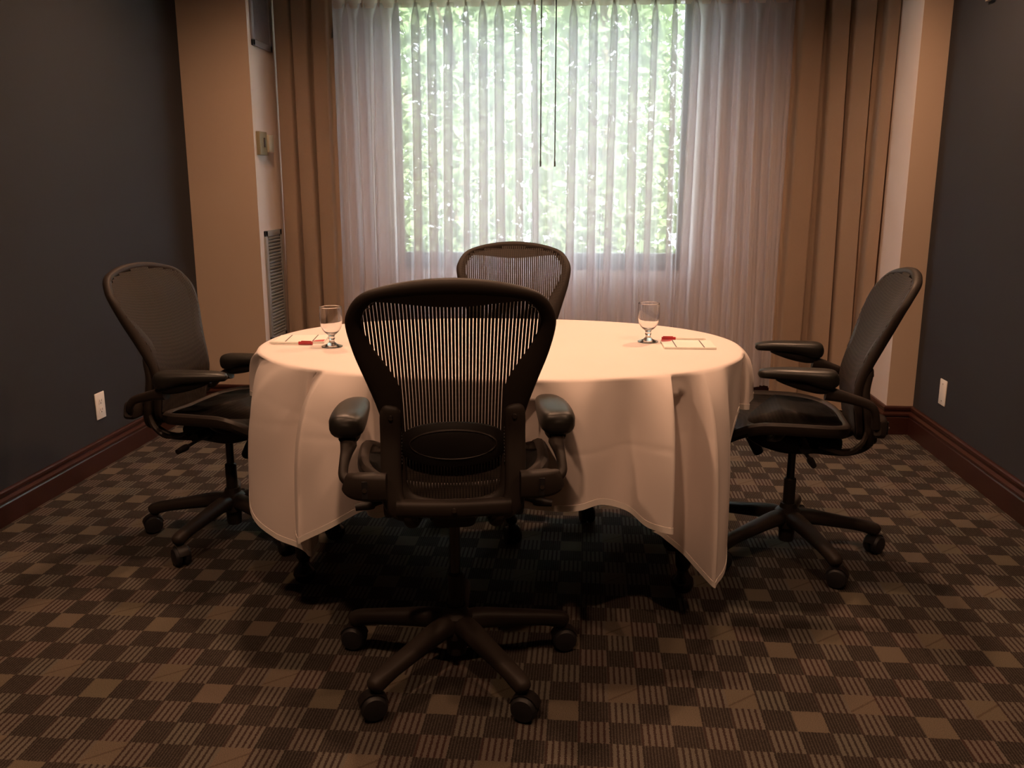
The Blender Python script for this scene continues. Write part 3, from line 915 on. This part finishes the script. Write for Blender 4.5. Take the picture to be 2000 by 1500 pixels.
    for i, s in enumerate((-1, 1)):
        a_in = arm_in[i]; ah = arm - .70 + arm_up[i]
        X = lambda x: s * (x - a_in)
        A = lambda z: Z(z + ah)
        af = arm_fwd[i]
        bm = bmesh.new()
        # bracket plate on the upright
        sweep(bm, [(s * .150, -.236, Z(.583), .062, .036), (s * .19, -.233, Z(.583), .064, .038), (s * .222, -.226, Z(.585), .060, .036), (X(.240), -.214, Z(.590), .044, .026)], .06, .05, n=14, up=(0, 1, 0), power=4)
        # post
        sweep(bm, [(X(.240), -.209, Z(.590), .026, .022), (X(.250), -.200, A(.600), .024, .022), (X(.250), -.178, A(.622), .028, .022), (X(.247), -.150 + af * .6, A(.640), .034, .028), (X(.246), -.115 + af, A(.652), .045, .040)], .02, .02, n=12, up=(1, 0, 0), power=2.6)
        ar = obj('arm_support', bm, 'graphite', t, True, 60)
        bm = bmesh.new(); rings = []
        sweep(bm, [(s * .198, -.2525, Z(.602), .013, .004), (s * .198, -.2525, Z(.562), .013, .004)], .012, .004, n=10, up=(0, 1, 0)); obj('slot', bm, 'rubber', ar)
        bm = bmesh.new(); cyl(bm, (s * .198, -.253, Z(.582)), (s * .198, -.257, Z(.582)), .005, n=12); obj('screw', bm, 'screw', ar)
        # pad: carrier wedge below, upholstered teardrop above
        turn = Matrix.Translation((X(.248), -.125 + af, 0)) @ Matrix.Rotation(R(arm_turn[i]), 4, 'Z') @ Matrix.Diagonal((1, .86, 1, 1)) @ Matrix.Translation((-X(.248), .135, 0))
        bm = bmesh.new()
        sweep(bm, [(X(.247), -.135, A(.668), .040, .030), (X(.246), -.10, A(.667), .052, .036), (X(.244), -.04, A(.674), .048, .032), (X(.242), .02, A(.684), .040, .020), (X(.241), .05, A(.690), .030, .010)], .04, .03, n=12, up=(0, 0, 1), power=3)
        bmesh.ops.transform(bm, matrix=turn, verts=bm.verts); obj('arm_carrier', bm, 'black', ar)
        bm = bmesh.new()
        path = [(X(.250), -.1650, A(.694), .006, .006), (X(.250), -.1635, A(.694), .026, .020), (X(.250), -.157, A(.694), .052, .040), (X(.249), -.143, A(.695), .074, .056), (X(.248), -.11, A(.697), .086, .058), (X(.246), -.05, A(.705), .086, .042), (X(.244), .02, A(.707), .078, .036), (X(.241), .07, A(.706), .064, .032), (X(.239), .102, A(.704), .044, .026), (X(.238), .110, A(.703), .026, .016), (X(.238), .113, A(.703), .006, .005)]
        sweep(bm, path, .08, .04, n=18, power=2.8, k=4)
        bmesh.ops.transform(bm, matrix=turn, verts=bm.verts); obj('arm_pad', bm, 'pad', t, True, 60)
    return t

office_chair((-.325, 2.134), 8.5, .07, -4.5, .70, (20, 10, -35, 35, -10), 'black mesh-back office chair nearest the viewer, seen from behind')
office_chair((.705, 2.985), 84, -.005, -30, .745, (30, -20, 50, 40, -30), 'black mesh-back office chair at the right end of the table, seen from the side', arm_fwd=(.06, .035))
office_chair((-1.262, 2.98), -100.5, -.015, 90 + 103, .68, (30, 60, -20, 10, -40), 'black mesh-back office chair at the left end of the table near the wall outlet', arm_turn=(8, 14), arm_in=(.03, .0), arm_fwd=(0, .055), arm_up=(0, .03))
office_chair((-.27, 3.27), 184, .03, 0, .68, (20, -60, 35, -15, 60), 'black mesh-back office chair on the far side of the table before the window')

# ------------------------------------------------------------------ outdoors
bm = bmesh.new(); box(bm, -12, 12, YW + .13, 22, -.4, -.3); o = struct('ground', bm, 'soil')
def shrub(x, y, w, h, n, lab, seed):
    rnd = random.Random(seed)
    t = empty('leafy_tree', (x, y, -.3)); tag(t, lab, 'tree', 'trees outside the window')
    bm = bmesh.new()
    sweep(bm, [(0, 0, 0, .16, .16), (.05, 0, h * .4, .12, .12), (-.03, 0, h * .8, .06, .06)], .1, .1, n=10, up=(0, 1, 0), power=2)
    for k in range(7):
        z = h * (.25 + .08 * k); a = rnd.uniform(0, 6.28)
        cyl(bm, (0, 0, z), (w * .4 * math.cos(a), w * .4 * math.sin(a), z + .4), .03, .01, 8)
    obj('trunk', bm, 'bark', t)
    verts = []; faces = []
    for i in range(n):
        # clumps
        a = rnd.uniform(0, 2 * PI); rr = rnd.random() ** .4
        z = rnd.uniform(.05, 1) * h
        ww = w * .5 * (1 - .35 * abs(z / h - .5))
        c = Vector((ww * rr * math.cos(a), ww * .8 * rr * math.sin(a), z))
        s = rnd.uniform(.04, .085)
        q = Matrix.Rotation(rnd.uniform(0, 6.28), 3, 'Z') @ Matrix.Rotation(rnd.uniform(-1.5, 1.5), 3, 'X') @ Matrix.Rotation(rnd.uniform(-1.5, 1.5), 3, 'Y')
        b = len(verts)
        for p in ((-1, 0, 0), (-.3, .45, .12), (.4, .4, .1), (1, 0, -.1), (.4, -.4, .1), (-.3, -.45, .12)):
            verts.append(c + q @ (Vector(p) * s))
        faces += [(b, b + 1, b + 2, b + 3), (b, b + 3, b + 4, b + 5)]
    me = bpy.data.meshes.new('foliage'); me.from_pydata(verts, [], faces); me.materials.append(M['leaf'])
    o = bpy.data.objects.new('foliage', me); col.objects.link(o); o.parent = t
for i, (x, y, w, h, n, lab) in enumerate((
        (-2.55, 8.6, 1.35, 4.2, 3600, 'bushy green tree outside, behind the left edge of the window'),
        (-1.20, 8.2, 1.30, 3.9, 4300, 'bushy green tree outside, behind the left sheer curtain'),
        (.12, 8.4, 1.30, 4.1, 4300, 'bushy green tree outside, behind the meeting of the sheer curtains'),
        (1.45, 8.2, 1.30, 3.9, 3600, 'bushy green tree outside, behind the right edge of the window'),
        (-2.35, 10.2, 1.7, 4.6, 3000, 'farther green tree outside, seen between the two left trees'),
        (-.62, 10.4, 1.7, 4.6, 3400, 'farther green tree outside, straight behind the window'),
        (1.10, 10.2, 1.7, 4.6, 3400, 'farther green tree outside, at the right of the window'))):
    shrub(x, y, w, h, n, lab, i + 1)
